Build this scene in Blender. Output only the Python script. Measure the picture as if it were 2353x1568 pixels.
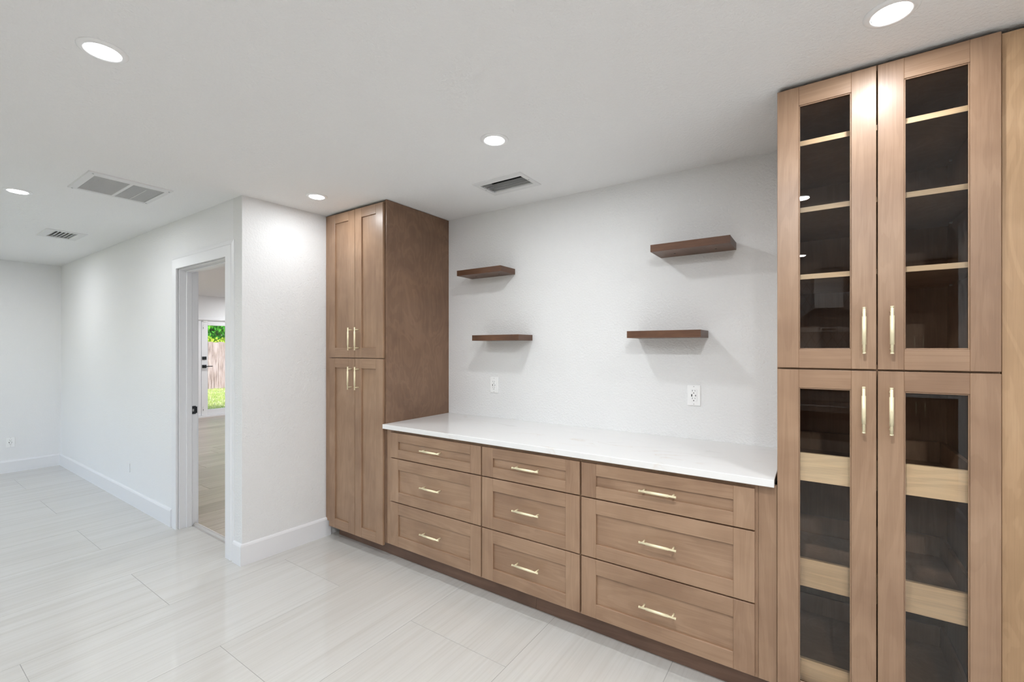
import bpy, bmesh, math, random
from mathutils import Vector, Matrix
random.seed(7)
sc = bpy.context.scene
COL = sc.collection
for o in list(bpy.data.objects):
    bpy.data.objects.remove(o, do_unlink=True)

# ------------------------------------------------------------------ camera
cam_d = bpy.data.cameras.new('camera')
cam_d.sensor_width = 36.0
cam_d.lens = 1033.69 / 2353 * 36.0
cam_d.shift_y = (800.51 - 784.0) / 2353
cam_d.clip_start = 0.02
cam = bpy.data.objects.new('camera', cam_d)
COL.objects.link(cam)
cam.location = (2.5727, -2.6359, 1.4192)
cam.rotation_euler = (math.pi / 2, 0, 0.5977)
sc.camera = cam

# ------------------------------------------------------------------ world, sun, exposure
world = bpy.data.worlds.new('sky')
sc.world = world
world.use_nodes = True
wn = world.node_tree
wn.nodes.clear()
w_out = wn.nodes.new('ShaderNodeOutputWorld')
w_bg = wn.nodes.new('ShaderNodeBackground')
w_sky = wn.nodes.new('ShaderNodeTexSky')
w_sky.sky_type = 'NISHITA'
w_sky.sun_disc = False
w_sky.sun_elevation = math.radians(58)
w_sky.sun_rotation = math.radians(120)
w_sky.dust_density = 2.0
w_bg.inputs['Strength'].default_value = 0.75
wn.links.new(w_sky.outputs[0], w_bg.inputs[0])
wn.links.new(w_bg.outputs[0], w_out.inputs[0])

sun_d = bpy.data.lights.new('sun', 'SUN')
sun_d.energy = 4.5
sun_d.angle = math.radians(0.6)
sun_d.color = (1.0, 0.96, 0.9)
sun = bpy.data.objects.new('sun', sun_d)
COL.objects.link(sun)
sun.rotation_euler = Vector((-0.62, -0.42, -0.95)).to_track_quat('-Z', 'Y').to_euler()

# lamp circuits (watts per lamp): wall-side row, main-room rows, by the glass cabinet, kitchen, added next-room lamps
LAMP = {'wall': 7.0, 'corner': 3.5, 'cabinet': 4.8, 'main': 8.6, 'near': 26.5, 'kitchen': 7.5, 'next': 25.0}
vs = sc.view_settings
vs.view_transform = 'Standard'
vs.look = 'None'
vs.gamma = 1.0
vs.use_curve_mapping = False
vs.exposure = -0.01
sc.cycles.max_bounces = 9
sc.cycles.diffuse_bounces = 4
sc.cycles.glossy_bounces = 5
sc.cycles.transparent_max_bounces = 12
sc.cycles.adaptive_threshold = 0.09
sc.cycles.adaptive_min_samples = 18
sc.cycles.use_light_tree = False
sc.cycles.caustics_reflective = False
sc.cycles.caustics_refractive = False
sc.cycles.sample_clamp_indirect = 6.0

# ------------------------------------------------------------------ measures (metres)
H = 2.42                      # ceiling of the main room
YF, YB = -0.631, -0.612       # cabinet door face, cabinet body face
H2 = 2.50                     # ceiling of the next room

# ------------------------------------------------------------------ materials
def mat(name):
    m = bpy.data.materials.new(name)
    m.use_nodes = True
    nt = m.node_tree
    b = nt.nodes['Principled BSDF']
    return m, nt, b

def N(nt, kind, **kw):
    n = nt.nodes.new(kind)
    for k, v in kw.items():
        if k in n.inputs.keys() if hasattr(n.inputs, 'keys') else False:
            n.inputs[k].default_value = v
        else:
            setattr(n, k, v)
    return n

def plain(name, col, rough=0.5, metal=0.0, spec=0.5):
    m, nt, b = mat(name)
    b.inputs['Base Color'].default_value = (*col, 1)
    b.inputs['Roughness'].default_value = rough
    b.inputs['Metallic'].default_value = metal
    b.inputs['Specular IOR Level'].default_value = spec
    return m

def coords(nt, scale=(1, 1, 1), rand=0.0, kind='Object'):
    tc = nt.nodes.new('ShaderNodeTexCoord')
    mp = nt.nodes.new('ShaderNodeMapping')
    mp.inputs['Scale'].default_value = scale
    if rand:
        oi = nt.nodes.new('ShaderNodeObjectInfo')
        mul = nt.nodes.new('ShaderNodeVectorMath'); mul.operation = 'MULTIPLY'
        cb = nt.nodes.new('ShaderNodeCombineXYZ')
        for i in range(3):
            nt.links.new(oi.outputs['Random'], cb.inputs[i])
        nt.links.new(cb.outputs[0], mul.inputs[0])
        mul.inputs[1].default_value = (rand, rand * 1.37, rand * 0.71)
        add = nt.nodes.new('ShaderNodeVectorMath'); add.operation = 'ADD'
        nt.links.new(tc.outputs[kind], add.inputs[0])
        nt.links.new(mul.outputs[0], add.inputs[1])
        nt.links.new(add.outputs[0], mp.inputs[0])
    else:
        nt.links.new(tc.outputs[kind], mp.inputs[0])
    return mp

def noise(nt, vec, scale, detail=4, rough=0.55, dist=0.0):
    n = nt.nodes.new('ShaderNodeTexNoise')
    n.inputs['Scale'].default_value = scale
    n.inputs['Detail'].default_value = detail
    n.inputs['Roughness'].default_value = rough
    n.inputs['Distortion'].default_value = dist
    nt.links.new(vec.outputs[0], n.inputs['Vector'])
    return n

def ramp(nt, src, stops):
    r = nt.nodes.new('ShaderNodeValToRGB')
    e = r.color_ramp.elements
    while len(e) < len(stops):
        e.new(0.5)
    for i, (p, c) in enumerate(stops):
        e[i].position = p
        e[i].color = (*c, 1) if len(c) == 3 else c
    nt.links.new(src, r.inputs[0])
    return r

def mix(nt, fac, a, b, mode='MIX'):
    n = nt.nodes.new('ShaderNodeMix')
    n.data_type = 'RGBA'; n.blend_type = mode
    for sock, v in ((n.inputs[0], fac), (n.inputs[6], a), (n.inputs[7], b)):
        if isinstance(v, (int, float)):
            sock.default_value = v
        elif isinstance(v, tuple):
            sock.default_value = (*v, 1)
        else:
            nt.links.new(v, sock)
    return n

def bump(nt, b, h, dist, strength=1.0):
    n = nt.nodes.new('ShaderNodeBump')
    n.inputs['Distance'].default_value = dist
    n.inputs['Strength'].default_value = strength
    nt.links.new(h, n.inputs['Height'])
    nt.links.new(n.outputs[0], b.inputs['Normal'])

def paint(name, col, rough, scale, dist, spec=0.3):
    """painted drywall with a knock-down / orange-peel relief"""
    m, nt, b = mat(name)
    b.inputs['Base Color'].default_value = (*col, 1)
    b.inputs['Roughness'].default_value = rough
    b.inputs['Specular IOR Level'].default_value = spec
    c = coords(nt)
    n1 = noise(nt, c, scale, 3, 0.6)
    n2 = noise(nt, c, scale * 0.35, 2, 0.5, 0.6)
    r1 = ramp(nt, n1.outputs[0], [(0.35, (0, 0, 0)), (0.65, (1, 1, 1))])
    mx = mix(nt, 0.4, r1.outputs[0], n2.outputs[0])
    bump(nt, b, mx.outputs[2], dist)
    return m

M = {}
M['wall'] = paint('wall_paint', (0.81, 0.81, 0.81), 0.75, 85, 0.0021)
M['wall_far'] = paint('wall_paint_smooth', (0.85, 0.85, 0.86), 0.75, 110, 0.0012)
M['ceiling'] = paint('ceiling_paint', (0.88, 0.88, 0.88), 0.85, 75, 0.0018)
M['trim'] = plain('trim_paint', (0.83, 0.83, 0.85), 0.38)
M['plastic'] = plain('white_plastic', (0.90, 0.90, 0.90), 0.32)
M['slot'] = plain('slot_black', (0.012, 0.012, 0.012), 0.6)
M['screw'] = plain('screw_grey', (0.45, 0.45, 0.45), 0.4, 0.6)
M['vent'] = plain('vent_white_metal', (0.76, 0.76, 0.76), 0.45)
M['vent_bar'] = plain('vent_bar_grey', (0.60, 0.60, 0.60), 0.5)
M['duct'] = plain('duct_dark', (0.02, 0.02, 0.02), 0.8)
M['grille_back'] = plain('filter_grey', (0.40, 0.40, 0.40), 0.9)
M['black'] = plain('black_hardware', (0.010, 0.012, 0.016), 0.35)
M['steel'] = plain('stainless', (0.42, 0.41, 0.40), 0.28, 1.0)
M['dark_glass'] = plain('black_oven_glass', (0.006, 0.006, 0.006), 0.08)
M['grout'] = plain('grout', (0.36, 0.35, 0.33), 0.9)
M['alu'] = plain('threshold_metal', (0.74, 0.71, 0.68), 0.24, 0.7)

def wood(name, dark, mid, light, axis, rough=0.4, fig=1.0, stretch=0.09, rand=9.0, contrast=1.0, coat=0.0):
    """stained maple / birch: soft blotches, cathedral figure, fine pores along the grain"""
    m, nt, b = mat(name)
    s = [1.0, 1.0, 1.0]; s['XYZ'.index(axis)] = stretch
    c = coords(nt, tuple(s), rand)
    c2 = coords(nt, (1, 1, 1), rand)
    big = noise(nt, c2, 3.2, 3, 0.55, 0.4)
    figure = noise(nt, c, 5.5 * fig, 3, 0.5, 2.2)
    wav = nt.nodes.new('ShaderNodeMath'); wav.operation = 'MULTIPLY'; wav.inputs[1].default_value = 42.0
    nt.links.new(figure.outputs[0], wav.inputs[0])
    sn = nt.nodes.new('ShaderNodeMath'); sn.operation = 'SINE'
    nt.links.new(wav.outputs[0], sn.inputs[0])
    s2 = [1.0, 1.0, 1.0]; s2['XYZ'.index(axis)] = 0.02
    cf = coords(nt, tuple(s2), rand)
    fine = noise(nt, cf, 260, 3, 0.65)
    base = ramp(nt, big.outputs[0], [(0.30, dark), (0.52, mid), (0.74, light)])
    lines = ramp(nt, sn.outputs[0], [(0.0, (0.80, 0.76, 0.72)), (0.30, (0.97, 0.965, 0.96)), (1.0, (1.03, 1.03, 1.03))])
    k1 = mix(nt, 0.36 * contrast, base.outputs[0], lines.outputs[0], 'MULTIPLY')
    pores = ramp(nt, fine.outputs[0], [(0.34, (0.78, 0.76, 0.74)), (0.58, (1.04, 1.04, 1.04))])
    k2 = mix(nt, 0.34 * contrast, k1.outputs[2], pores.outputs[0], 'MULTIPLY')
    nt.links.new(k2.outputs[2], b.inputs['Base Color'])
    b.inputs['Roughness'].default_value = rough
    b.inputs['Coat Weight'].default_value = coat
    b.inputs['Coat Roughness'].default_value = 0.3
    bump(nt, b, fine.outputs[0], 0.00012, 0.6)
    return m

ST = ((0.285, 0.171, 0.105), (0.350, 0.218, 0.136), (0.400, 0.258, 0.165))
M['wood_z'] = wood('stained_maple_vertical', *ST, 'Z', coat=0.12)
M['wood_x'] = wood('stained_maple_horizontal', *ST, 'X', coat=0.12)
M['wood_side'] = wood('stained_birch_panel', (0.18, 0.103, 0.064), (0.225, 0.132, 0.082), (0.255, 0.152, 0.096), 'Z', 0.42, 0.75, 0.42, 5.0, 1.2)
M['wood_inside'] = wood('stained_cabinet_inside', (0.26, 0.155, 0.088), (0.34, 0.205, 0.12), (0.39, 0.24, 0.145), 'Z', 0.5)
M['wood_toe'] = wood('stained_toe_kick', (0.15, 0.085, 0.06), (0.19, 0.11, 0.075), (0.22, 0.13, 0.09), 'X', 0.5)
M['wood_end'] = wood('tan_birch_panel', (0.40, 0.25, 0.135), (0.47, 0.30, 0.168), (0.51, 0.335, 0.195), 'Z', 0.42, 0.7, 0.3, 5.0)
M['maple_x'] = wood('natural_maple_horizontal', (0.90, 0.61, 0.335), (0.95, 0.68, 0.40), (0.95, 0.72, 0.45), 'X', 0.45)
M['maple_y'] = wood('natural_maple_deep', (0.60, 0.42, 0.26), (0.68, 0.50, 0.32), (0.72, 0.55, 0.37), 'Y', 0.45)
M['walnut'] = wood('walnut_laminate', (0.070, 0.028, 0.013), (0.125, 0.054, 0.026), (0.170, 0.080, 0.040), 'X', 0.42, 3.0, 0.10, 9.0, 1.8)
M['walnut_edge'] = wood('walnut_laminate_end', (0.100, 0.048, 0.028), (0.135, 0.068, 0.040), (0.16, 0.086, 0.054), 'Y', 0.42, 2.0, 0.05, 9.0, 1.4)

def brass():
    m, nt, b = mat('satin_brass')
    b.inputs['Base Color'].default_value = (0.93, 0.84, 0.58, 1)
    b.inputs['Metallic'].default_value = 0.35
    b.inputs['Roughness'].default_value = 0.42
    return m
M['brass'] = brass()

def tile():
    """polished porcelain with fine linear veining along its length"""
    m, nt, b = mat('linear_porcelain')
    c = coords(nt, (1, 0.02, 1), 13.0)
    n1 = noise(nt, c, 70, 4, 0.6)
    n2 = noise(nt, c, 14, 3, 0.5)
    c3 = coords(nt, (1, 0.35, 1), 13.0)
    n3 = noise(nt, c3, 2.2, 2, 0.5)
    r1 = ramp(nt, n1.outputs[0], [(0.28, (0.600, 0.586, 0.556)), (0.50, (0.648, 0.637, 0.609)), (0.74, (0.672, 0.662, 0.638))])
    r2 = ramp(nt, n2.outputs[0], [(0.32, (0.93, 0.92, 0.905)), (0.55, (1, 1, 1))])
    k = mix(nt, 0.75, r1.outputs[0], r2.outputs[0], 'MULTIPLY')
    r3 = ramp(nt, n3.outputs[0], [(0.3, (0.96, 0.95, 0.94)), (0.7, (1.0, 1.0, 1.0))])
    k2 = mix(nt, 1.0, k.outputs[2], r3.outputs[0], 'MULTIPLY')
    nt.links.new(k2.outputs[2], b.inputs['Base Color'])
    b.inputs['Roughness'].default_value = 0.055
    b.inputs['Specular IOR Level'].default_value = 0.75
    return m
M['tile'] = tile()

def oak():
    m, nt, b = mat('greige_oak_plank')
    c = coords(nt, (1, 0.05, 1), 21.0)
    n1 = noise(nt, c, 34, 4, 0.6, 0.5)
    r1 = ramp(nt, n1.outputs[0], [(0.3, (0.33, 0.255, 0.20)), (0.5, (0.44, 0.36, 0.295)), (0.72, (0.50, 0.42, 0.36))])
    oi = nt.nodes.new('ShaderNodeObjectInfo')
    r2 = ramp(nt, oi.outputs['Random'], [(0.0, (0.88, 0.86, 0.84)), (1.0, (1.1, 1.1, 1.1))])
    k = mix(nt, 1.0, r1.outputs[0], r2.outputs[0], 'MULTIPLY')
    nt.links.new(k.outputs[2], b.inputs['Base Color'])
    b.inputs['Roughness'].default_value = 0.33
    return m
M['oak'] = oak()

def quartz():
    m, nt, b = mat('veined_white_quartz')
    c = coords(nt, (0.5, 1.6, 1))
    n = noise(nt, c, 2.3, 5, 0.55, 1.6)
    a = nt.nodes.new('ShaderNodeMath'); a.operation = 'SUBTRACT'; a.inputs[1].default_value = 0.5
    nt.links.new(n.outputs[0], a.inputs[0])
    ab = nt.nodes.new('ShaderNodeMath'); ab.operation = 'ABSOLUTE'
    nt.links.new(a.outputs[0], ab.inputs[0])
    vein = ramp(nt, ab.outputs[0], [(0.0, (1, 1, 1)), (0.010, (0.25, 0.25, 0.25)), (0.03, (0, 0, 0))])
    n2 = noise(nt, c, 4.0, 3, 0.5)
    where = ramp(nt, n2.outputs[0], [(0.48, (0, 0, 0)), (0.64, (0.5, 0.5, 0.5))])
    f = mix(nt, 1.0, vein.outputs[0], where.outputs[0], 'MULTIPLY')
    n3 = noise(nt, c, 1.3, 2, 0.5)
    vc = ramp(nt, n3.outputs[0], [(0.45, (0.60, 0.60, 0.60)), (0.55, (0.66, 0.52, 0.40))])
    k = mix(nt, f.outputs[2], (0.83, 0.82, 0.81), vc.outputs[0])
    nt.links.new(k.outputs[2], b.inputs['Base Color'])
    b.inputs['Roughness'].default_value = 0.13
    return m
M['quartz'] = quartz()

def glass(name, tint, ior=1.5, gain=1.0):
    m = bpy.data.materials.new(name); m.use_nodes = True
    nt = m.node_tree; nt.nodes.clear()
    out = nt.nodes.new('ShaderNodeOutputMaterial')
    tr = nt.nodes.new('ShaderNodeBsdfTransparent'); tr.inputs[0].default_value = (*tint, 1)
    gl = nt.nodes.new('ShaderNodeBsdfGlossy'); gl.inputs['Roughness'].default_value = 0.0
    gl.inputs[0].default_value = (gain, gain, gain, 1)
    fr = nt.nodes.new('ShaderNodeFresnel'); fr.inputs['IOR'].default_value = ior
    mx = nt.nodes.new('ShaderNodeMixShader')
    nt.links.new(fr.outputs[0], mx.inputs[0])
    nt.links.new(tr.outputs[0], mx.inputs[1]); nt.links.new(gl.outputs[0], mx.inputs[2])
    nt.links.new(mx.outputs[0], out.inputs[0])
    return m
M['cab_glass'] = glass('smoked_cabinet_glass', (0.985, 0.983, 0.98), 1.38)
M['pane'] = glass('clear_pane', (0.97, 0.985, 0.975), 1.45)

def lens():
    m = bpy.data.materials.new('lit_lens'); m.use_nodes = True
    nt = m.node_tree; nt.nodes.clear()
    out = nt.nodes.new('ShaderNodeOutputMaterial')
    em = nt.nodes.new('ShaderNodeEmission')
    em.inputs[0].default_value = (0.95, 0.98, 1.0, 1)
    em.inputs[1].default_value = 14.0
    nt.links.new(em.outputs[0], out.inputs[0])
    m.cycles.emission_sampling = 'NONE'
    return m
M['lens'] = lens()

def splash():
    """diamond tiles with dark grout on the kitchen wall"""
    m, nt, b = mat('diamond_backsplash')
    tc = nt.nodes.new('ShaderNodeTexCoord')
    mp = nt.nodes.new('ShaderNodeMapping')
    mp.inputs['Scale'].default_value = (9.0, 1, 5.0)
    nt.links.new(tc.outputs['Object'], mp.inputs[0])
    sp = nt.nodes.new('ShaderNodeSeparateXYZ'); nt.links.new(mp.outputs[0], sp.inputs[0])
    outs = []
    for op in ('ADD', 'SUBTRACT'):
        q = nt.nodes.new('ShaderNodeMath'); q.operation = op
        nt.links.new(sp.outputs[0], q.inputs[0]); nt.links.new(sp.outputs[2], q.inputs[1])
        fr = nt.nodes.new('ShaderNodeMath'); fr.operation = 'FRACT'; nt.links.new(q.outputs[0], fr.inputs[0])
        lt = nt.nodes.new('ShaderNodeMath'); lt.operation = 'LESS_THAN'; lt.inputs[1].default_value = 0.07
        nt.links.new(fr.outputs[0], lt.inputs[0]); outs.append(lt)
    mxm = nt.nodes.new('ShaderNodeMath'); mxm.operation = 'MAXIMUM'
    nt.links.new(outs[0].outputs[0], mxm.inputs[0]); nt.links.new(outs[1].outputs[0], mxm.inputs[1])
    k = mix(nt, mxm.outputs[0], (0.80, 0.80, 0.80), (0.06, 0.06, 0.06))
    nt.links.new(k.outputs[2], b.inputs['Base Color'])
    b.inputs['Roughness'].default_value = 0.2
    return m
M['splash'] = splash()

def noisy(name, stops, scale, rough=0.9, stretch=(1, 1, 1), rand=5.0, trans=0.0):
    m, nt, b = mat(name)
    c = coords(nt, stretch, rand)
    n = noise(nt, c, scale, 4, 0.6)
    r = ramp(nt, n.outputs[0], stops)
    nt.links.new(r.outputs[0], b.inputs['Base Color'])
    b.inputs['Roughness'].default_value = rough
    b.inputs['Specular IOR Level'].default_value = 0.2
    return m
M['fence'] = noisy('weathered_cedar', [(0.32, (0.06, 0.04, 0.035)), (0.45, (0.26, 0.19, 0.165)), (0.6, (0.40, 0.32, 0.295)), (0.75, (0.46, 0.38, 0.36))], 38, 0.9, (1, 1, 0.05), 11)
M['soil'] = noisy('dry_lawn_soil', [(0.35, (0.26, 0.26, 0.10)), (0.55, (0.40, 0.38, 0.20)), (0.7, (0.52, 0.45, 0.33))], 2.5)
M['grass'] = noisy('grass_blade', [(0.3, (0.20, 0.30, 0.05)), (0.6, (0.38, 0.46, 0.12)), (0.8, (0.55, 0.52, 0.26))], 3.0)
M['leaf'] = noisy('green_leaf', [(0.3, (0.02, 0.20, 0.012)), (0.5, (0.08, 0.42, 0.03)), (0.7, (0.30, 0.66, 0.06))], 5.0)
M['leaf_y'] = noisy('yellow_green_leaf', [(0.3, (0.22, 0.34, 0.02)), (0.7, (0.48, 0.60, 0.05))], 6.0)
M['bark'] = noisy('bark', [(0.3, (0.07, 0.05, 0.035)), (0.7, (0.17, 0.13, 0.10))], 20)

# ------------------------------------------------------------------ builders
WORLD = {}          # object name -> world position of its origin

def link(o, world, parent=None):
    COL.objects.link(o)
    world = Vector(world)
    if parent is not None:
        o.parent = parent
        o.location = world - WORLD[parent.name]
    else:
        o.location = world
    WORLD[o.name] = world
    return o

def thing(name, label, cat, loc, group=None, kind=None):
    o = bpy.data.objects.new(name, None)
    o.empty_display_size = 0.05
    if label: o['label'] = label
    if cat: o['category'] = cat
    if group: o['group'] = group
    if kind: o['kind'] = kind
    return link(o, loc)

def tag(o, label, cat, group=None):
    o['label'] = label; o['category'] = cat
    if group: o['group'] = group
    return o

def struct(o, label=None):
    o['kind'] = 'structure'
    if label: o['label'] = label
    return o

def finish(name, bm, m, world, parent=None, smooth=False):
    me = bpy.data.meshes.new(name)
    bm.normal_update()
    bm.to_mesh(me); bm.free()
    if m is not None:
        me.materials.append(m if not isinstance(m, str) else M[m])
    if smooth:
        for p in me.polygons: p.use_smooth = True
    o = bpy.data.objects.new(name, me)
    return link(o, world, parent)

BOX_CACHE = {}
def box(name, x0, x1, y0, y1, z0, z1, m, parent=None, bev=0.0, origin=None):
    """axis-aligned block; equal blocks share their mesh"""
    c = Vector(((x0 + x1) / 2, (y0 + y1) / 2, (z0 + z1) / 2))
    d = (round(x1 - x0, 4), round(y1 - y0, 4), round(z1 - z0, 4))
    key = (d, m, bev, name)
    if origin is None and key in BOX_CACHE:
        return link(bpy.data.objects.new(name, BOX_CACHE[key]), c, parent)
    bm = bmesh.new()
    bmesh.ops.create_cube(bm, size=1.0)
    off = Vector((0, 0, 0)) if origin is None else c - Vector(origin)
    for v in bm.verts:
        v.co = Vector((v.co.x * d[0], v.co.y * d[1], v.co.z * d[2])) + off
    if bev > 0:
        bmesh.ops.bevel(bm, geom=list(bm.edges), offset=bev, segments=1, affect='EDGES', profile=0.5)
    o = finish(name, bm, m, c if origin is None else origin, parent)
    if origin is None:
        BOX_CACHE[key] = o.data
    return o

def bm_box(bm, x0, x1, y0, y1, z0, z1):
    vv = [bm.verts.new(p) for p in ((x0, y0, z0), (x1, y0, z0), (x1, y1, z0), (x0, y1, z0), (x0, y0, z1), (x1, y0, z1), (x1, y1, z1), (x0, y1, z1))]
    for f in ((0, 3, 2, 1), (4, 5, 6, 7), (0, 1, 5, 4), (1, 2, 6, 5), (2, 3, 7, 6), (3, 0, 4, 7)):
        bm.faces.new([vv[i] for i in f])

def bm_cyl(bm, p0, p1, r0, r1=None, seg=14, cap=True):
    r1 = r0 if r1 is None else r1
    p0, p1 = Vector(p0), Vector(p1)
    ax = (p1 - p0).normalized()
    q = ax.to_track_quat('Z', 'Y')
    rings = []
    for p, r in ((p0, r0), (p1, r1)):
        rings.append([bm.verts.new(p + q @ Vector((r * math.cos(2 * math.pi * i / seg), r * math.sin(2 * math.pi * i / seg), 0))) for i in range(seg)])
    for i in range(seg):
        j = (i + 1) % seg
        bm.faces.new((rings[0][i], rings[0][j], rings[1][j], rings[1][i]))
    if cap:
        bm.faces.new(rings[0][::-1]); bm.faces.new(rings[1])

def bm_lathe(bm, prof, origin, axis='Z', seg=24, close=False):
    """prof: list of (radius, height); turned about an axis"""
    rings = []
    ox = Vector(origin)
    for r, h in prof:
        if r < 1e-6:
            rings.append([bm.verts.new(ox + {'Z': Vector((0, 0, h)), 'Y': Vector((0, h, 0)), 'X': Vector((h, 0, 0))}[axis])])
            continue
        ring = []
        for i in range(seg):
            a = 2 * math.pi * i / seg
            c, s = r * math.cos(a), r * math.sin(a)
            ring.append(bm.verts.new(ox + {'Z': Vector((c, s, h)), 'Y': Vector((s, h, c)), 'X': Vector((h, c, s))}[axis]))
        rings.append(ring)
    for a, b in zip(rings[:-1], rings[1:]):
        for i in range(seg):
            j = (i + 1) % seg
            if len(a) == 1 and len(b) == 1: continue
            if len(a) == 1: bm.faces.new((a[0], b[j], b[i]))
            elif len(b) == 1: bm.faces.new((a[i], a[j], b[0]))
            else: bm.faces.new((a[i], a[j], b[j], b[i]))

def prism(name, poly, z0, z1, m, parent=None, origin=None, bev=0.0):
    """vertical prism over an xy polygon (counter-clockwise)"""
    origin = Vector(origin or (sum(p[0] for p in poly) / len(poly), sum(p[1] for p in poly) / len(poly), z0))
    bm = bmesh.new()
    lo = [bm.verts.new(Vector((p[0], p[1], z0)) - origin) for p in poly]
    hi = [bm.verts.new(Vector((p[0], p[1], z1)) - origin) for p in poly]
    bm.faces.new(lo[::-1]); top = bm.faces.new(hi)
    n = len(poly)
    for i in range(n):
        j = (i + 1) % n
        bm.faces.new((lo[i], lo[j], hi[j], hi[i]))
    if bev > 0:
        bmesh.ops.bevel(bm, geom=list(top.edges), offset=bev, segments=1, affect='EDGES', profile=0.5)
    return finish(name, bm, m, origin, parent)

def sweep(name, prof, path, m, parent=None):
    """profile (offset, z) carried along a horizontal open path; offset is to the right of travel"""
    bm = bmesh.new()
    origin = Vector((path[0][0], path[0][1], 0))
    dirs = [(Vector((*path[i + 1], 0)) - Vector((*path[i], 0))).normalized() for i in range(len(path) - 1)]
    rows = []
    for i, p in enumerate(path):
        a = dirs[max(i - 1, 0)]; b = dirs[min(i, len(dirs) - 1)]
        na, nb = Vector((a.y, -a.x, 0)), Vector((b.y, -b.x, 0))
        nn = (na + nb).normalized(); k = 1 / max(nn.dot(na), 0.2)
        rows.append([bm.verts.new(Vector((*p, 0)) - origin + nn * (k * o) + Vector((0, 0, z))) for o, z in prof])
    n = len(prof)
    for r0, r1 in zip(rows[:-1], rows[1:]):
        for i in range(n):
            j = (i + 1) % n
            bm.faces.new((r0[i], r0[j], r1[j], r1[i]))
    bm.faces.new(rows[0][::-1]); bm.faces.new(rows[-1])
    bmesh.ops.recalc_face_normals(bm, faces=bm.faces)
    return finish(name, bm, m, origin, parent)

# ================================================================== THE SETTING
# ---- tiled floor: grout bed + every tile an object
def rect_poly(x0, x1, y0, y1):
    return [(x0, y0), (x1, y0), (x1, y1), (x0, y1)]

floor = thing('floor', 'cream polished porcelain tile floor with fine linear veining', None, (0, -3, 0), kind='structure')
XL, XR, YK = -5.052, 4.75, -5.75       # main room extents
TY0 = -1.108                           # tiles stop here in the doorway
prism('grout_bed', [(XL, YK), (XR, YK), (XR, 0.0), (-0.60, 0.0), (-0.60, TY0), (XL, TY0)], -0.06, -0.0007, 'grout', floor)
PX, PY, G = 0.6042, 1.213, 0.0011
col_i = 0
for i in range(-9, 8):
    xa, xb = 0.2155 + i * PX, 0.2155 + (i + 1) * PX
    if xb < XL or xa > XR: continue
    yoff = -1.647 if (i % 2 == 0) else -0.997
    for k in range(-4, 2):
        ya, yb = yoff + k * PY, yoff + (k + 1) * PY
        x0, x1, y0, y1 = max(xa + G, XL), min(xb - G, XR), max(ya + G, YK), min(yb - G, 0.0)
        if x1 - x0 < 0.03: continue
        if xb <= -0.39 and xa < -0.9 and y1 > TY0:
            if xb > -0.54 and y1 > TY0:      # the L-shaped tile at the wall corner
                poly = [(x0, y0), (x1, y0), (x1, y1), (-0.56, y1), (-0.56, TY0), (x0, TY0)] if y0 < TY0 else [(-0.56, y0), (x1, y0), (x1, y1), (-0.56, y1)]
                prism('tile', poly, -0.012, 0.0, 'tile', floor, ((x0 + x1) / 2, (y0 + y1) / 2, 0), 0.0003)
                continue
            y1 = TY0
        if y1 - y0 < 0.03: continue
        prism('tile', rect_poly(x0, x1, y0, y1), -0.012, 0.0, 'tile', floor, ((x0 + x1) / 2, (y0 + y1) / 2, 0), 0.0003)

# ---- plank floor of the next room
floor2 = thing('floor', 'greige wood plank floor beyond the open doorway', None, (-4, 0, 0), kind='structure')
prism('underlay', rect_poly(-7.846, -0.66, -1.07, 3.6), -0.06, -0.0105, 'grout', floor2)
PW = 0.2355
for i in range(-27, 5):
    xa, xb = -1.554 + i * PW, -1.554 + (i + 1) * PW
    x0, x1 = max(xa + 0.0012, -7.84), min(xb - 0.0012, -0.67)
    if x1 - x0 < 0.02: continue
    y = -1.068 - random.random() * 1.2
    while y < 3.6:
        y0, y1 = max(y, -1.068), min(y + 1.5, 3.598)
        if y1 - y0 > 0.05:
            prism('plank', rect_poly(x0, x1, y0 + 0.001, y1 - 0.001), -0.012, -0.001, 'oak', floor2, ((x0 + x1) / 2, (y0 + y1) / 2, 0), 0.001)
        y += 1.5

# ---- ceiling with the openings of the three vents
def ceiling_sheet(name, x0, x1, y0, y1, z, holes, label):
    xs = sorted({x0, x1, *[h[0] for h in holes], *[h[1] for h in holes]})
    ys = sorted({y0, y1, *[h[2] for h in holes], *[h[3] for h in holes]})
    bm = bmesh.new()
    V = {}
    def v(x, y):
        if (x, y) not in V: V[(x, y)] = bm.verts.new((x, y, 0))
        return V[(x, y)]
    for a, b in zip(xs[:-1], xs[1:]):
        for c, d in zip(ys[:-1], ys[1:]):
            mx, my = (a + b) / 2, (c + d) / 2
            if any(h[0] < mx < h[1] and h[2] < my < h[3] for h in holes): continue
            bm.faces.new((v(a, c), v(a, d), v(b, d), v(b, c)))
    r = bmesh.ops.extrude_face_region(bm, geom=list(bm.faces))
    bmesh.ops.translate(bm, vec=(0, 0, 0.05), verts=[e for e in r['geom'] if isinstance(e, bmesh.types.BMVert)])
    bmesh.ops.recalc_face_normals(bm, faces=bm.faces)
    return struct(finish(name, bm, 'ceiling', (0, 0, z)), label)

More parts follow.
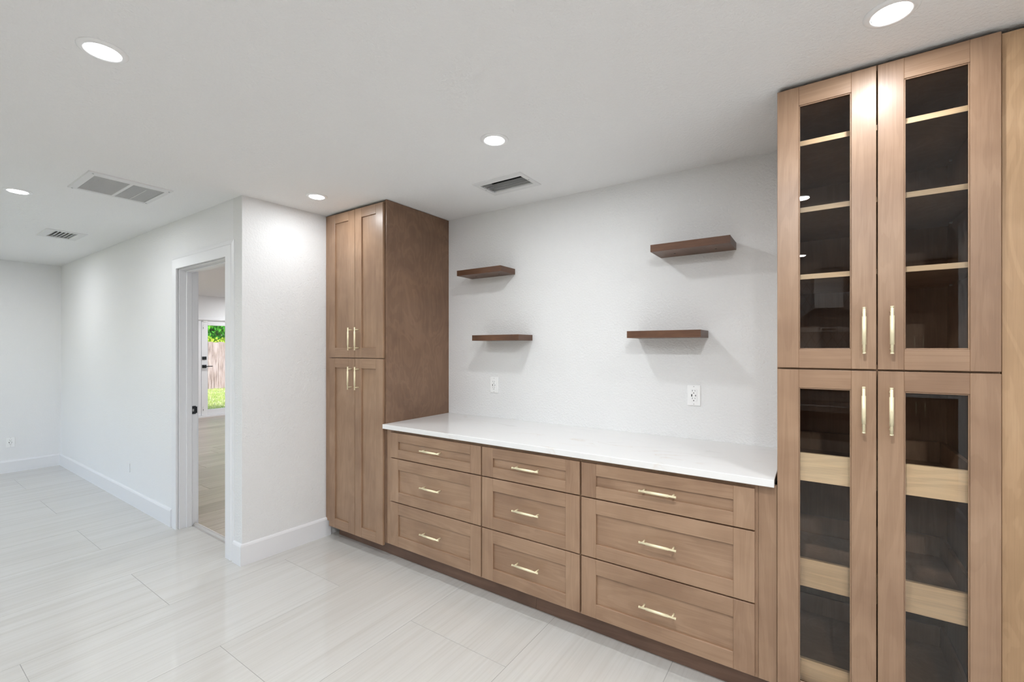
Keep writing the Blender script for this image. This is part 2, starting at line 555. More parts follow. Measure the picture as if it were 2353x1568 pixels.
REG_A = (-3.088, -2.778, -1.672, -1.512)
REG_B = (0.848, 1.156, -0.466, -0.308)
RET = (-1.236, -0.868, -1.852, -1.506)
ceiling_sheet('ceiling', XL - 0.12, XR + 0.12, YK - 0.12, 0.12, H, [REG_A, REG_B, RET], 'white lightly textured flat ceiling of the main room')
ceiling_sheet('ceiling', -7.97, -0.60, -1.09, 3.72, H2, [], 'white ceiling of the room beyond the doorway')
struct(box('sun_block_slab', -8.2, XR + 0.4, YK - 0.4, 4.0, H2 + 0.35, H2 + 0.5, 'grout'), 'unseen flat slab added above the rooms to block sun and sky')  # unseen slab over the ceilings, added to keep sun and sky out

# ---- walls
def wall(name, x0, x1, y0, y1, z0, z1, m, label, parent=None):
    o = box(name, x0, x1, y0, y1, z0, z1, m, parent, origin=(0, 0, 0) if parent is None else None)
    return struct(o, label) if parent is None else o

WT = H2 + 0.36
wall('wall_back', -0.48, 3.62, 0.0, 0.12, 0, WT, 'wall', 'white textured back wall behind the counter and floating shelves')
struct(prism('wall_return', [(-0.539, -1.199), (-0.480, 0.0), (-0.480, 0.12), (-0.66, 0.12), (-0.66, -1.199)][::1], 0, WT, 'wall', None, (0, 0, 0)), 'bright white textured wall end beside the tall pantry cabinet')
dx0, dx1, dzt = -1.575, -0.738, 2.047           # rough doorway
wd = thing('wall_doorway', 'white wall with the open doorway', None, (XL, -1.13, 0), kind='structure')
wall('wall_section', XL - 0.12, dx0, -1.199, -1.070, 0, WT, 'wall_far', None, wd)
wall('wall_section', dx1, -0.66, -1.199, -1.070, 0, WT, 'wall_far', None, wd)
wall('wall_section', dx0, dx1, -1.199, -1.070, dzt, WT, 'wall_far', None, wd)
wall('wall_left', XL - 0.12, XL, YK, -1.199, 0, WT, 'wall_far', 'white far left wall with an outlet near the floor')
wall('wall_right', 3.50, 3.62, -3.60, 0.0, 0, WT, 'wall', 'white wall right of the tall glass cabinet')
wall('wall_kitchen_side', XR, XR + 0.12, YK, -3.48, 0, WT, 'wall', 'white side wall of the kitchen alcove')
wall('wall_kitchen_return', 3.62, XR + 0.12, -3.60, -3.48, 0, WT, 'wall', 'white return wall of the kitchen alcove')
wk = thing('wall_kitchen', 'white wall behind the kitchen with a wide sliding door', None, (0, YK, 0), kind='structure')
PD = (-4.5, -0.9, 2.15)                          # patio door opening
wall('wall_section', XL - 0.12, PD[0], YK - 0.12, YK, 0, WT, 'wall', None, wk)
wall('wall_section', PD[1], XR + 0.12, YK - 0.12, YK, 0, WT, 'wall', None, wk)
wall('wall_section', PD[0], PD[1], YK - 0.12, YK, PD[2], WT, 'wall', None, wk)
wall('wall_next_north', -7.97, -0.54, 3.60, 3.72, 0, WT, 'wall_far', 'white end wall of the next room')
wall('wall_next_east', -0.66, -0.54, 0.12, 3.60, 0, WT, 'wall_far', 'white inner wall of the next room')
wall('wall_next_south', -7.97, XL - 0.12, -1.199, -1.070, 0, WT, 'wall_far', 'white near wall of the next room')
FX = -7.846                                      # plane of the glazed door wall
FD = (0.56, 2.24, 2.0)
wf = thing('wall_next_west', 'white wall around the glazed garden doors', None, (FX, 1.4, 0), kind='structure')
wall('wall_section', FX - 0.12, FX, -1.07, FD[0], 0, WT, 'wall_far', None, wf)
wall('wall_section', FX - 0.12, FX, FD[1], 3.60, 0, WT, 'wall_far', None, wf)
wall('wall_section', FX - 0.12, FX, FD[0], FD[1], FD[2], WT, 'wall_far', None, wf)

# ---- baseboards
BP = [(0, 0), (0.016, 0), (0.016, 0.124), (0.012, 0.134), (0.006, 0.1395), (0, 0.1395)]
def basebd(name, path, label):
    return struct(sweep(name, BP, path, 'trim'), label)
basebd('baseboard_left', [(XL, YK), (XL, -1.199)][::1], 'white baseboard along the far left wall')
basebd('baseboard_doorway', [(XL + 0.016, -1.199), (-1.672, -1.199)], 'white baseboard left of the doorway')
basebd('baseboard_return', [(-0.641, -1.199), (-0.539, -1.199), (-0.5085, -0.58)], 'white baseboard wrapping the wall corner beside the pantry')
basebd('baseboard_right', [(3.50, -0.62), (3.50, -3.6)], 'white baseboard on the right wall')

# ---- doorway: casing (trim_1), jamb with stop and strike plate (door_1), floor threshold
cas = thing('trim_1', 'white flat door casing around the open doorway', None, (-1.157, -1.20, 0), kind='structure')
cprof = [(0, 0), (0, 0.013), (0.073, 0.013), (0.080, 0.008), (0.105, 0.005), (0.105, 0)]
crow = lambda k: [{0: (-1.567 - u, 0), 1: (-1.567 - u, 2.0396 + u), 2: (-0.746 + u, 2.0396 + u), 3: (-0.746 + u, 0)}[k] + (d,) for u, d in cprof]
for k, nm in ((0, 'side_casing'), (1, 'head_casing'), (2, 'side_casing')):
    bm = bmesh.new()
    ra, rb = [[bm.verts.new((x + 1.157, 0.001 - d, z)) for x, z, d in crow(q)] for q in (k, k + 1)]
    for i in range(6):
        j = (i + 1) % 6
        bm.faces.new((ra[i], rb[i], rb[j], ra[j]))
    bm.faces.new(ra); bm.faces.new(rb[::-1])
    bmesh.ops.recalc_face_normals(bm, faces=bm.faces)
    finish(nm, bm, 'trim', (-1.157, -1.20, 0), cas)

jb = thing('door_1', 'white door frame lining of the open doorway', None, (-1.157, -1.13, 0), kind='structure')
def jamb_leg(xa, xb, sx):
    box('jamb', xa, xb, -1.193, -1.064, 0.0, 2.046, 'trim', jb, 0.001)
    xs = (xb, xb + 0.011) if sx > 0 else (xa - 0.011, xa)
    box('door_stop', xs[0], xs[1], -1.145, -1.107, 0.0, 2.033, 'trim', jb, 0.0015)
jamb_leg(-1.575, -1.562, 1); jamb_leg(-0.751, -0.738, -1)
box('jamb', -1.562, -0.751, -1.193, -1.064, 2.033, 2.046, 'trim', jb, 0.001)
box('door_stop', -1.551, -0.762, -1.145, -1.107, 2.022, 2.033, 'trim', jb, 0.0015)
sp = thing('strike_plate', 'black latch strike plate on the white door jamb', 'strike plate', (-1.5615, -1.09, 0.924))
bm = bmesh.new()
bm_box(bm, 0, 0.0022, -0.020, 0.012, -0.032, 0.032)
bm_box(bm, 0.0001, 0.0040, 0.012, 0.021, -0.026, 0.026)
o = finish('plate', bm, 'black', WORLD[sp.name], sp)
box('latch_hole', -1.5598, -1.5588, -1.102, -1.091, 0.913, 0.933, 'screw', sp)
far_cas = thing('trim_2', 'casing on the far side of the doorway', None, (-1.157, -1.06, 0), kind='structure')
box('side_casing', -1.665, -1.569, -1.070, -1.056, 0, 2.04, 'trim', far_cas, 0.001)
box('side_casing', -0.744, -0.648, -1.070, -1.056, 0, 2.04, 'trim', far_cas, 0.001)
box('head_casing', -1.665, -0.648, -1.070, -1.056, 2.04, 2.14, 'trim', far_cas, 0.001)

# rounded T-shaped threshold strip
bm = bmesh.new()
tp = [(-1.108, -0.006), (-1.108, 0.002), (-1.098, 0.005), (-1.096, 0.012), (-1.090, 0.019), (-1.082, 0.022), (-1.074, 0.019), (-1.066, 0.010), (-1.060, 0.002), (-1.060, -0.006)]
ra = [bm.verts.new((-0.412, y + 1.085, z)) for y, z in tp]
rb = [bm.verts.new((0.398, y + 1.085, z)) for y, z in tp]
for i in range(len(tp)):
    j = (i + 1) % len(tp)
    bm.faces.new((ra[i], ra[j], rb[j], rb[i]))
bm.faces.new(ra[::-1]); bm.faces.new(rb)
bmesh.ops.recalc_face_normals(bm, faces=bm.faces)
thr = finish('floor_threshold', bm, 'alu', (-1.15, -1.085, 0))
tag(thr, 'shiny rounded threshold strip between tile and wood in the doorway', 'threshold')

# ---- glazed garden doors of the next room (door_2) and the sliding patio door (window_1)
def leaf(parent, y0, y1, gy0, gy1, hw):
    x0, x1 = FX - 0.075, FX - 0.03
    z0, z1, g0, g1 = 0.035, 1.983, 0.147, 1.892
    lf = box('door_leaf', x0 + 0.018, x0 + 0.024, gy0, gy1, g0, g1, 'pane', parent)
    box('stile', x0, x1, y0, gy0, z0, z1, 'trim', lf, 0.002)
    box('stile', x0, x1, gy1, y1, z0, z1, 'trim', lf, 0.002)
    box('rail', x0, x1, gy0, gy1, z0, g0, 'trim', lf, 0.002)
    box('rail', x0, x1, gy0, gy1, g1, z1, 'trim', lf, 0.002)
    if hw:
        box('deadbolt', x1, x1 + 0.018, 1.417, 1.490, 1.182, 1.246, 'black', lf, 0.002)
        bm = bmesh.new()
        bm_box(bm, 0, 0.014, -0.037, 0.037, -0.032, 0.032)
        bm_cyl(bm, (0.01, 0, 0), (0.05, 0, 0), 0.010)
        bm_box(bm, 0.038, 0.056, -0.010, 0.135, -0.008, 0.008)
        finish('lever_handle', bm, 'black', (x1, 1.454, 1.044), lf)
        for zc in (1.855, 0.17):
            box('flush_bolt', x1, x1 + 0.004, 1.428, 1.444, zc - 0.05, zc + 0.05, 'vent', lf, 0.001)
            box('bolt_slot', x1 + 0.004, x1 + 0.006, 1.432, 1.440, zc - 0.03, zc - 0.008, 'slot', lf)
        box('contact_sensor', x1, x1 + 0.02, 1.425, 1.51, 1.962, 1.982, 'plastic', lf, 0.002)
fdoor = thing('door_2', 'white glazed double garden door seen through the doorway', None, (FX, 1.4, 0), kind='structure')
leaf(fdoor, 1.404, 2.195, 1.520, 2.075, True)
leaf(fdoor, 0.605, 1.398, 0.725, 1.280, False)
box('frame_side', FX - 0.12, FX - 0.002, 0.56, 0.602, 0, 2.0, 'trim', fdoor, 0.002)
box('frame_side', FX - 0.12, FX - 0.002, 2.198, 2.24, 0, 2.0, 'trim', fdoor, 0.002)
box('frame_head', FX - 0.12, FX - 0.002, 0.602, 2.198, 1.986, 2.0, 'trim', fdoor, 0.002)
box('sill', FX - 0.12, FX + 0.03, 0.602, 2.198, -0.01, 0.032, 'trim', fdoor, 0.004)
box('casing', FX, FX + 0.016, 0.47, 0.565, 0.0, 2.0, 'trim', fdoor, 0.002)
box('casing', FX, FX + 0.016, 2.235, 2.33, 0.0, 2.0, 'trim', fdoor, 0.002)
box('casing', FX, FX + 0.016, 0.47, 2.33, 2.0, 2.055, 'trim', fdoor, 0.002)

patio = thing('window_1', 'wide sliding glass patio door behind the viewer', None, ((PD[0] + PD[1]) / 2, YK, 0), kind='structure')
npan = 3
pw = (PD[1] - PD[0]) / npan
for i in range(npan):
    a, b = PD[0] + i * pw, PD[0] + (i + 1) * pw
    yy = YK - 0.06 + (0.02 if i % 2 else -0.02)
    pp = box('glass_panel', a + 0.05, b - 0.05, yy - 0.004, yy + 0.004, 0.08, PD[2] - 0.07, 'pane', patio)
    box('stile', a, a + 0.05, yy - 0.018, yy + 0.018, 0.02, PD[2] - 0.01, 'trim', pp, 0.002)
    box('stile', b - 0.05, b, yy - 0.018, yy + 0.018, 0.02, PD[2] - 0.01, 'trim', pp, 0.002)
    box('rail', a + 0.05, b - 0.05, yy - 0.018, yy + 0.018, 0.02, 0.08, 'trim', pp, 0.002)
    box('rail', a + 0.05, b - 0.05, yy - 0.018, yy + 0.018, PD[2] - 0.07, PD[2] - 0.01, 'trim', pp, 0.002)

# ================================================================== CABINETS
def handle_mesh(axis):
    """satin brass bar pull: slim rod, thicker knurled sleeve, two round posts; centred on the bar"""
    bm = bmesh.new()
    a = Vector((0, 0, 1)) if axis == 'Z' else Vector((1, 0, 0))
    bm_cyl(bm, -a * 0.0800, a * 0.0800, 0.0047, seg=16)
    for s in (-1, 1):
        bm_cyl(bm, a * s * 0.0765, a * s * 0.0805, 0.0051, seg=16)
        bm_cyl(bm, a * s * 0.0640, a * s * 0.0640 + Vector((0, 0.0345, 0)), 0.0040, seg=10)
    bm_cyl(bm, -a * 0.0490, a * 0.0490, 0.0062, seg=24)
    me = bpy.data.meshes.new('bar_pull')
    bm.normal_update(); bm.to_mesh(me); bm.free()
    me.materials.append(M['brass'])
    for p in me.polygons: p.use_smooth = len(p.vertices) == 4
    return me
HZ, HX = handle_mesh('Z'), handle_mesh('X')
def handle(parent, axis, x, z, y=-0.665):
    return link(bpy.data.objects.new('handle', HZ if axis == 'Z' else HX), (x, y, z), parent)

def shaker(name, parent, x0, x1, z0, z1, stile, rail_t, rail_b, grain='Z', pane=None, hd=None, yf=YF, yb=YB - 0.0005):
    """a door or drawer front: recessed panel or pane is the part, stiles, rails and handle hang on it"""
    px0, px1, pz0, pz1 = x0 + stile, x1 - stile, z0 + rail_b, z1 - rail_t
    if pane:
        d = box(name, px0 - 0.004, px1 + 0.004, yf + 0.007, yf + 0.011, pz0 - 0.004, pz1 + 0.004, pane, parent)
    else:
        d = box(name, px0 - 0.004, px1 + 0.004, yf + 0.010, yb - 0.002, pz0 - 0.004, pz1 + 0.004, 'wood_z' if grain == 'Z' else 'wood_x', parent)
    box('stile', x0, px0, yf, yb, z0, z1, 'wood_z', d, 0.0012)
    box('stile', px1, x1, yf, yb, z0, z1, 'wood_z', d, 0.0012)
    box('rail', px0, px1, yf, yb, z0, pz0, 'wood_x', d, 0.0012)
    box('rail', px0, px1, yf, yb, pz1, z1, 'wood_x', d, 0.0012)
    if pane:
        # small sticking bead around the pane
        for a, b, c, e, nm in ((px0, px0 + 0.004, pz0, pz1, 'bead'), (px1 - 0.004, px1, pz0, pz1, 'bead'), (px0 + 0.004, px1 - 0.004, pz0, pz0 + 0.004, 'bead'), (px0 + 0.004, px1 - 0.004, pz1 - 0.004, pz1, 'bead')):
            box(nm, a, b, yf + 0.003, yf + 0.007, c, e, 'wood_z', d, 0.0012)
    if hd: handle(d, *hd, y=yf - 0.034)
    return d

# ---- tall pantry cabinet on the left
pan = thing('pantry_cabinet', 'tall brown shaker pantry cabinet with four doors left of the counter', 'cabinet', (-0.14, -0.3, 0))
box('body', -0.447, 0.163, YB, -0.001, 0.113, 2.412, 'wood_z', pan, 0.0008)
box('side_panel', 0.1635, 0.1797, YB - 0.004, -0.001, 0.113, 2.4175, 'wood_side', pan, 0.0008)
prism('filler_strip', [(-0.5115, YB + 0.001), (-0.448, YB + 0.001), (-0.448, YB + 0.02), (-0.5105, YB + 0.02)], 0.120, 2.414, 'wood_z', pan)
shaker('door', pan, -0.4423, -0.1405, 1.3515, 2.4023, 0.0715, 0.067, 0.0705, 'Z', None, ('Z', -0.169, 1.485))
shaker('door', pan, -0.1370, 0.1599, 1.3515, 2.4023, 0.0715, 0.067, 0.0705, 'Z', None, ('Z', -0.0945, 1.485))
shaker('door', pan, -0.4423, -0.1405, 0.0953, 1.3460, 0.0715, 0.069, 0.0690, 'Z', None, ('Z', -0.172, 1.208))
shaker('door', pan, -0.1370, 0.1599, 0.0953, 1.3460, 0.0715, 0.069, 0.0690, 'Z', None, ('Z', -0.0940, 1.208))

# ---- three drawer base cabinets
def base_cab(x0, x1, fx0, fx1, label, hxc, left_fill=None, right_fill=None):
    b = thing('base_cabinet', label, 'cabinet', ((x0 + x1) / 2, -0.3, 0.11), 'drawer base cabinets under the quartz counter')
    box('body', x0, x1, YB, -0.001, 0.112, 0.8835, 'wood_z', b, 0.0006)
    if right_fill:
        box('filler_strip', right_fill[0], right_fill[1], YB - 0.001, YB + 0.018, 0.112, 0.8835, 'wood_z', b, 0.0008)
    for z0, z1, rt, rb_, hz in ((0.6997, 0.8636, 0.0565, 0.0575, 0.7845), (0.4122, 0.6935, 0.069, 0.067, 0.5562), (0.1232, 0.4060, 0.073, 0.068, 0.2690)):
        shaker('drawer', b, fx0, fx1, z0, z1, 0.077, rt, rb_, 'X', None, ('X', hxc, hz))
    return b
base_cab(0.1803, 0.9970, 0.2340, 0.9936, 'brown three-drawer base cabinet next to the tall pantry', 0.620)
base_cab(0.9975, 1.6120, 1.0019, 1.6078, 'narrowest brown three-drawer base cabinet, middle of the row', 1.310)
base_cab(1.6125, 2.3760, 1.6165, 2.3658, 'brown three-drawer base cabinet beside the tall glass cabinet', 1.993, right_fill=(2.3765, 2.4405))

# ---- toe-kick boards
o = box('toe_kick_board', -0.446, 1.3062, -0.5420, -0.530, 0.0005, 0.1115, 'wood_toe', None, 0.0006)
tag(o, 'dark brown toe-kick board running under the pantry and first drawers', 'toe kick', 'toe-kick boards under the cabinets')
for z in ():
    pass
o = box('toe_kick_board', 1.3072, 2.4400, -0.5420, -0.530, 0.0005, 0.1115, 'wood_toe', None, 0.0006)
tag(o, 'dark brown toe-kick board under the right-hand drawers up to the glass cabinet', 'toe kick', 'toe-kick boards under the cabinets')

# ---- worktop
o = box('countertop', 0.1805, 2.4335, -0.652, -0.0005, 0.8845, 0.914, 'quartz', None, 0.0018)
tag(o, 'white quartz countertop with faint grey and gold veins over the drawers', 'countertop')

# ---- tall glass-door cabinet on the right
GX0, GX1 = 2.4412, 3.0440
gc = thing('glass_cabinet', 'tall light brown cabinet with four glass doors right of the counter', 'cabinet', ((GX0 + GX1) / 2, -0.3, 0))
box('side_panel', GX0, GX0 + 0.018, YB, -0.001, 0.090, 2.412, 'wood_inside', gc, 0.0006)
box('side_panel', GX1 - 0.018, GX1, YB, -0.001, 0.090, 2.412, 'wood_inside', gc, 0.0006)
box('back_panel', GX0 + 0.018, GX1 - 0.018, -0.016, -0.002, 0.090, 2.412, 'wood_inside', gc)
box('top_panel', GX0 + 0.018, GX1 - 0.018, YB, -0.016, 2.392, 2.412, 'wood_inside', gc)
box('bottom_panel', GX0 + 0.018, GX1 - 0.018, YB, -0.016, 0.090, 0.110, 'wood_inside', gc)
box('divider', GX0 + 0.018, GX1 - 0.018, YB, -0.016, 1.320, 1.360, 'wood_inside', gc)
for z in (2.1925, 1.9375, 1.6820):
    s = box('shelf', GX0 + 0.0185, GX1 - 0.0185, -0.588, -0.020, z, z + 0.0185, 'wood_inside', gc)
    box('edge_band', GX0 + 0.0185, GX1 - 0.0185, -0.591, -0.588, z, z + 0.0185, 'maple_x', s)
    for x in (GX0 + 0.022, GX1 - 0.022):
        for y in (-0.48, -0.10):
            bm = bmesh.new(); bm_cyl(bm, (-0.004, 0, 0), (0.004, 0, 0), 0.004, seg=8)
            finish('shelf_pin', bm, 'screw', (x, y, z - 0.004), s)
for z0, z1 in ((0.9146, 1.0205), (0.5135, 0.6190), (0.1310, 0.2370)):
    t = box('pullout_tray', GX0 + 0.040, GX1 - 0.040, -0.580, -0.045, z0 + 0.012, z0 + 0.020, 'wood_inside', gc)
    box('tray_front', GX0 + 0.030, GX1 - 0.030, -0.595, -0.580, z0, z1, 'maple_x', t, 0.001)
    box('tray_back', GX0 + 0.046, GX1 - 0.046, -0.045, -0.033, z0, z1, 'wood_inside', t, 0.001)
    box('tray_side', GX0 + 0.030, GX0 + 0.043, -0.580, -0.033, z0, z1, 'wood_inside', t, 0.001)
    box('tray_side', GX1 - 0.043, GX1 - 0.030, -0.580, -0.033, z0, z1, 'wood_inside', t, 0.001)
    box('drawer_slide', GX0 + 0.0185, GX0 + 0.060, -0.556, -0.060, z0 - 0.012, z0 - 0.001, 'steel', t)
    box('drawer_slide', GX1 - 0.060, GX1 - 0.0185, -0.556, -0.060, z0 - 0.012, z0 - 0.001, 'steel', t)
shaker('glass_door', gc, 2.4425, 2.7396, 1.3455, 2.4023, 0.0695, 0.0705, 0.0695, 'Z', 'cab_glass', ('Z', 2.704, 1.4805))
shaker('glass_door', gc, 2.7436, 3.0422, 1.3455, 2.4023, 0.0695, 0.0705, 0.0695, 'Z', 'cab_glass', ('Z', 2.7785, 1.4805))
shaker('glass_door', gc, 2.4425, 2.7396, 0.0953, 1.3392, 0.0695, 0.0675, 0.0690, 'Z', 'cab_glass', ('Z', 2.703, 1.205))
shaker('glass_door', gc, 2.7436, 3.0422, 0.0953, 1.3392, 0.0695, 0.0675, 0.0690, 'Z', 'cab_glass', ('Z', 2.777, 1.205))
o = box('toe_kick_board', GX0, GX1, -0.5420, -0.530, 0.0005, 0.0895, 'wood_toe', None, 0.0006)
tag(o, 'dark brown toe-kick board under the tall glass cabinet', 'toe kick', 'toe-kick boards under the cabinets')

ep = thing('end_panel', 'plain tan wood panel at the right edge beside the glass cabinet', 'panel', (3.2, -0.3, 0))
box('panel_face', 3.0455, 3.4985, -0.618, -0.600, 0.0005, 2.400, 'wood_end', ep, 0.0008)
box('panel_backing', 3.0455, 3.4985, -0.600, -0.001, 0.0005, 2.398, 'wood_end', ep)

# ================================================================== WALL SHELVES
def shelf(x0, x1, z0, depth, label):
    t = thing('floating_shelf', label, 'shelf', ((x0 + x1) / 2, 0, z0), 'walnut floating shelves above the counter')
    z1 = z0 + 0.0385
    box('board', x0 + 0.0008, x1 - 0.0008, -depth + 0.0008, -0.0005, z0, z1, 'walnut_edge', t, 0.0005)
    box('front_band', x0, x1, -depth, -depth + 0.0008, z0, z1, 'walnut', t)
    for x in (x0 + 0.10, x1 - 0.085):
        bm = bmesh.new(); bm_cyl(bm, (0, 0, -0.0008), (0, 0, 0.004), 0.0055, seg=14)
        finish('screw_hole', bm, 'slot', (x, -depth * 0.45, z0), t)
shelf(0.417, 0.806, 1.9395, 0.176, 'walnut floating shelf, upper left, closest to the pantry')
shelf(0.558, 0.950, 1.4715, 0.176, 'walnut floating shelf, lower left, above the small left outlet')
shelf(1.821, 2.215, 1.9395, 0.200, 'walnut floating shelf, upper right, highest beside the glass cabinet')
shelf(1.688, 2.077, 1.4760, 0.195, 'walnut floating shelf, lower right, above the right outlet')

# ================================================================== OUTLETS
def outlet(cx, cy, cz, face, label, w=0.069, h=0.114):
    """face '-Y' (back wall) or '+X' (left wall): plate, insert, slots, two charging ports, screws"""
    t = thing('wall_outlet', label, 'outlet', (cx, cy, cz), 'white duplex outlets with charging ports')
    def b(name, u0, u1, d0, d1, z0, z1, m, bev=0.0):
        if face == '-Y':
            return box(name, cx + u0, cx + u1, cy - d1, cy - d0, cz + z0, cz + z1, m, t, bev)
        return box(name, cx + d0, cx + d1, cy + u0, cy + u1, cz + z0, cz + z1, m, t, bev)
    b('cover_plate', -w / 2, w / 2, 0, 0.006, -h / 2, h / 2, 'plastic', 0.002)
    b('receptacle', -0.0165, 0.0165, 0.006, 0.0085, -0.0335, 0.0335, 'plastic', 0.0006)
    for zc in (0.0215, -0.0205):
        b('slot', -0.0085, -0.0062, 0.0085, 0.0088, zc, zc + 0.0085, 'slot')
        b('slot', 0.0055, 0.0075, 0.0085, 0.0088, zc + 0.001, zc + 0.0080, 'slot')
        b('ground_hole', -0.0025, 0.0022, 0.0085, 0.0088, zc - 0.0105, zc - 0.0060, 'slot')
    b('charging_port', -0.0135, -0.0080, 0.0085, 0.0088, -0.0070, 0.0060, 'slot')
    b('charging_port', 0.0075, 0.0110, 0.0085, 0.0088, -0.0055, 0.0035, 'slot')
    for zc in (0.0485, -0.0485):
        b('plate_screw', -0.0022, 0.0022, 0.006, 0.0066, zc - 0.0022, zc + 0.0022, 'screw')
outlet(0.6245, -0.0002, 1.1515, '-Y', 'small white outlet under the lower left walnut shelf')
outlet(2.0025, -0.0002, 1.1575, '-Y', 'white outlet under the lower right walnut shelf')
outlet(XL + 0.0002, -1.613, 0.345, '+X', 'white outlet low on the far left wall above the baseboard')
o = box('blank_wall_plate', -2.672, -2.632, -1.206, -1.1992, 0.282, 0.366, 'trim', None, 0.002)
tag(o, 'small blank white cover plate low on the wall left of the doorway', 'wall plate')

# ================================================================== CEILING LIGHTS
LAMP_DATA = {}
def downlight(x, y, z, label, circuit, group='round recessed ceiling lights'):
    t = thing('ceiling_light', label, 'light', (x, y, z), group)
    bm = bmesh.new()
    bm_lathe(bm, [(0.0475, -0.0055), (0.052, -0.0075), (0.062, -0.0055), (0.0675, -0.0008), (0.0675, 0.0), (0.0475, 0.0)], (0, 0, 0), seg=32)
    bmesh.ops.recalc_face_normals(bm, faces=bm.faces)
    finish('trim_ring', bm, 'plastic', (x, y, z), t, True)
    bm = bmesh.new()
    bm_lathe(bm, [(0.0470, -0.0045), (0.0440, -0.0080), (0.0, -0.0095)], (0, 0, 0), seg=14)
    bmesh.ops.recalc_face_normals(bm, faces=bm.faces)
    finish('lens', bm, 'lens', (x, y, z), t, True)
    ld = LAMP_DATA.get(circuit)
    if ld is None:
        ld = LAMP_DATA[circuit] = bpy.data.lights.new('led_' + circuit, 'AREA')
        ld.shape = 'DISK'; ld.size = 0.086; ld.energy = LAMP[circuit]; ld.color = (0.94, 0.975, 1.0)
    link(bpy.data.objects.new('led', ld), (x, y, z - 0.0105), t)
downlight(1.289, -0.900, H, 'lit round ceiling light above the middle of the counter', 'wall')
downlight(-0.155, -0.912, H, 'lit round ceiling light in front of the tall pantry cabinet', 'corner')
downlight(2.752, -0.894, H, 'lit round ceiling light in front of the tall glass cabinet', 'cabinet')
downlight(0.585, -2.160, H, 'lit round ceiling light at the upper left of the view', 'main')
downlight(-1.632, -2.040, H, 'lit round ceiling light at the far left edge', 'main')
for x, y, c, lb in ((2.48, -2.15, 'near', 'in the row behind the glass cabinet light, reflected in its pane'), (2.42, -4.35, 'kitchen', 'in front of the kitchen range'),
                    (0.50, -4.35, 'kitchen', 'above the left kitchen worktop'), (4.05, -4.6, 'kitchen', 'in the kitchen alcove corner'),
                    (1.45, -3.25, 'kitchen', 'added for frontal fill, above the middle of the kitchen floor'), (3.05, -3.25, 'near', 'added for frontal fill, by the right wall behind the viewer'),  # both lamps here are added, to light the cabinet fronts from behind the camera
                    (-1.65, -4.25, 'main', 'nearest the sliding patio door'), (-3.80, -2.04, 'main', 'beyond the left edge of the view'),
                    (-3.80, -4.25, 'main', 'in the far corner by the patio door')):
    downlight(x, y, H, 'lit round ceiling light ' + lb, c, 'round ceiling lights outside the view')
for x, y, lb in ((-2.6, 1.0, 'just past the doorway'), (-4.9, 1.0, 'in the middle'), (-6.9, 2.3, 'nearest the garden doors'), (-4.9, 2.8, 'by the end wall')):  # unseen lamps, added only to brighten the next room
    downlight(x, y, H2, 'added unseen ceiling light brightening the next room, ' + lb, 'next', 'added ceiling lights brightening the next room')

# ================================================================== VENTS
def frame_ring(parent, X0, X1, Y0, Y1, ox0, ox1, oy0, oy1, z, t=0.006):
    bm = bmesh.new()
    outer = [(X0, Y0), (X1, Y0), (X1, Y1), (X0, Y1)]
    inner = [(ox0, oy0), (ox1, oy0), (ox1, oy1), (ox0, oy1)]
    cx, cy = (X0 + X1) / 2, (Y0 + Y1) / 2
    def ring(pts, zz, k=0.0):
        return [bm.verts.new((p[0] - cx + (k if p[0] < cx else -k), p[1] - cy + (k if p[1] < cy else -k), zz)) for p in pts]
    a = ring(outer, 0.0); b = ring(outer, -t, 0.003); c = ring(inner, -t); d = ring(inner, 0.004)
    for r0, r1 in ((a, b), (b, c), (c, d), (d, a)):
        for i in range(4):
            j = (i + 1) % 4
            bm.faces.new((r0[i], r0[j], r1[j], r1[i]))
    bmesh.ops.recalc_face_normals(bm, faces=bm.faces)
    return finish('frame', bm, 'vent', (cx, cy, z), parent)

def duct(parent, r, z, m, depth=0.12):
    x0, x1, y0, y1 = r
    e = 0.002
    bm = bmesh.new()
    cx, cy = (x0 + x1) / 2, (y0 + y1) / 2
    lo = [bm.verts.new((a - cx, b - cy, 0.002)) for a, b in ((x0 - e, y0 - e), (x1 + e, y0 - e), (x1 + e, y1 + e), (x0 - e, y1 + e))]
    hi = [bm.verts.new(v.co + Vector((0, 0, depth))) for v in lo]
    bm.faces.new(hi)
    for i in range(4):
        j = (i + 1) % 4
        bm.faces.new((lo[i], lo[j], hi[j], hi[i]))
    return finish('duct', bm, m, (cx, cy, z), parent)

def slat_mesh(L, w, th):
    """curved blade lying along X, cupped and tilted"""
    bm = bmesh.new()
    rows = []
    for s in (-L / 2, L / 2):
        up, dn = [], []
        for i in range(5):
            t = i / 4
            y = (t - 0.5) * w * 0.88
            z = (t - 0.5) * w * 0.46 + 0.0022 * (1 - (2 * t - 1) ** 2)
            up.append(bm.verts.new((s, y, z + th))); dn.append(bm.verts.new((s, y, z)))
        rows.append(up + dn[::-1])
    n = len(rows[0])
    for i in range(n):
        j = (i + 1) % n
        bm.faces.new((rows[0][i], rows[0][j], rows[1][j], rows[1][i]))
    bm.faces.new(rows[0][::-1]); bm.faces.new(rows[1])
    bmesh.ops.recalc_face_normals(bm, faces=bm.faces)
    me = bpy.data.meshes.new('slat'); bm.to_mesh(me); bm.free()
    me.materials.append(M['vent'])
    return me

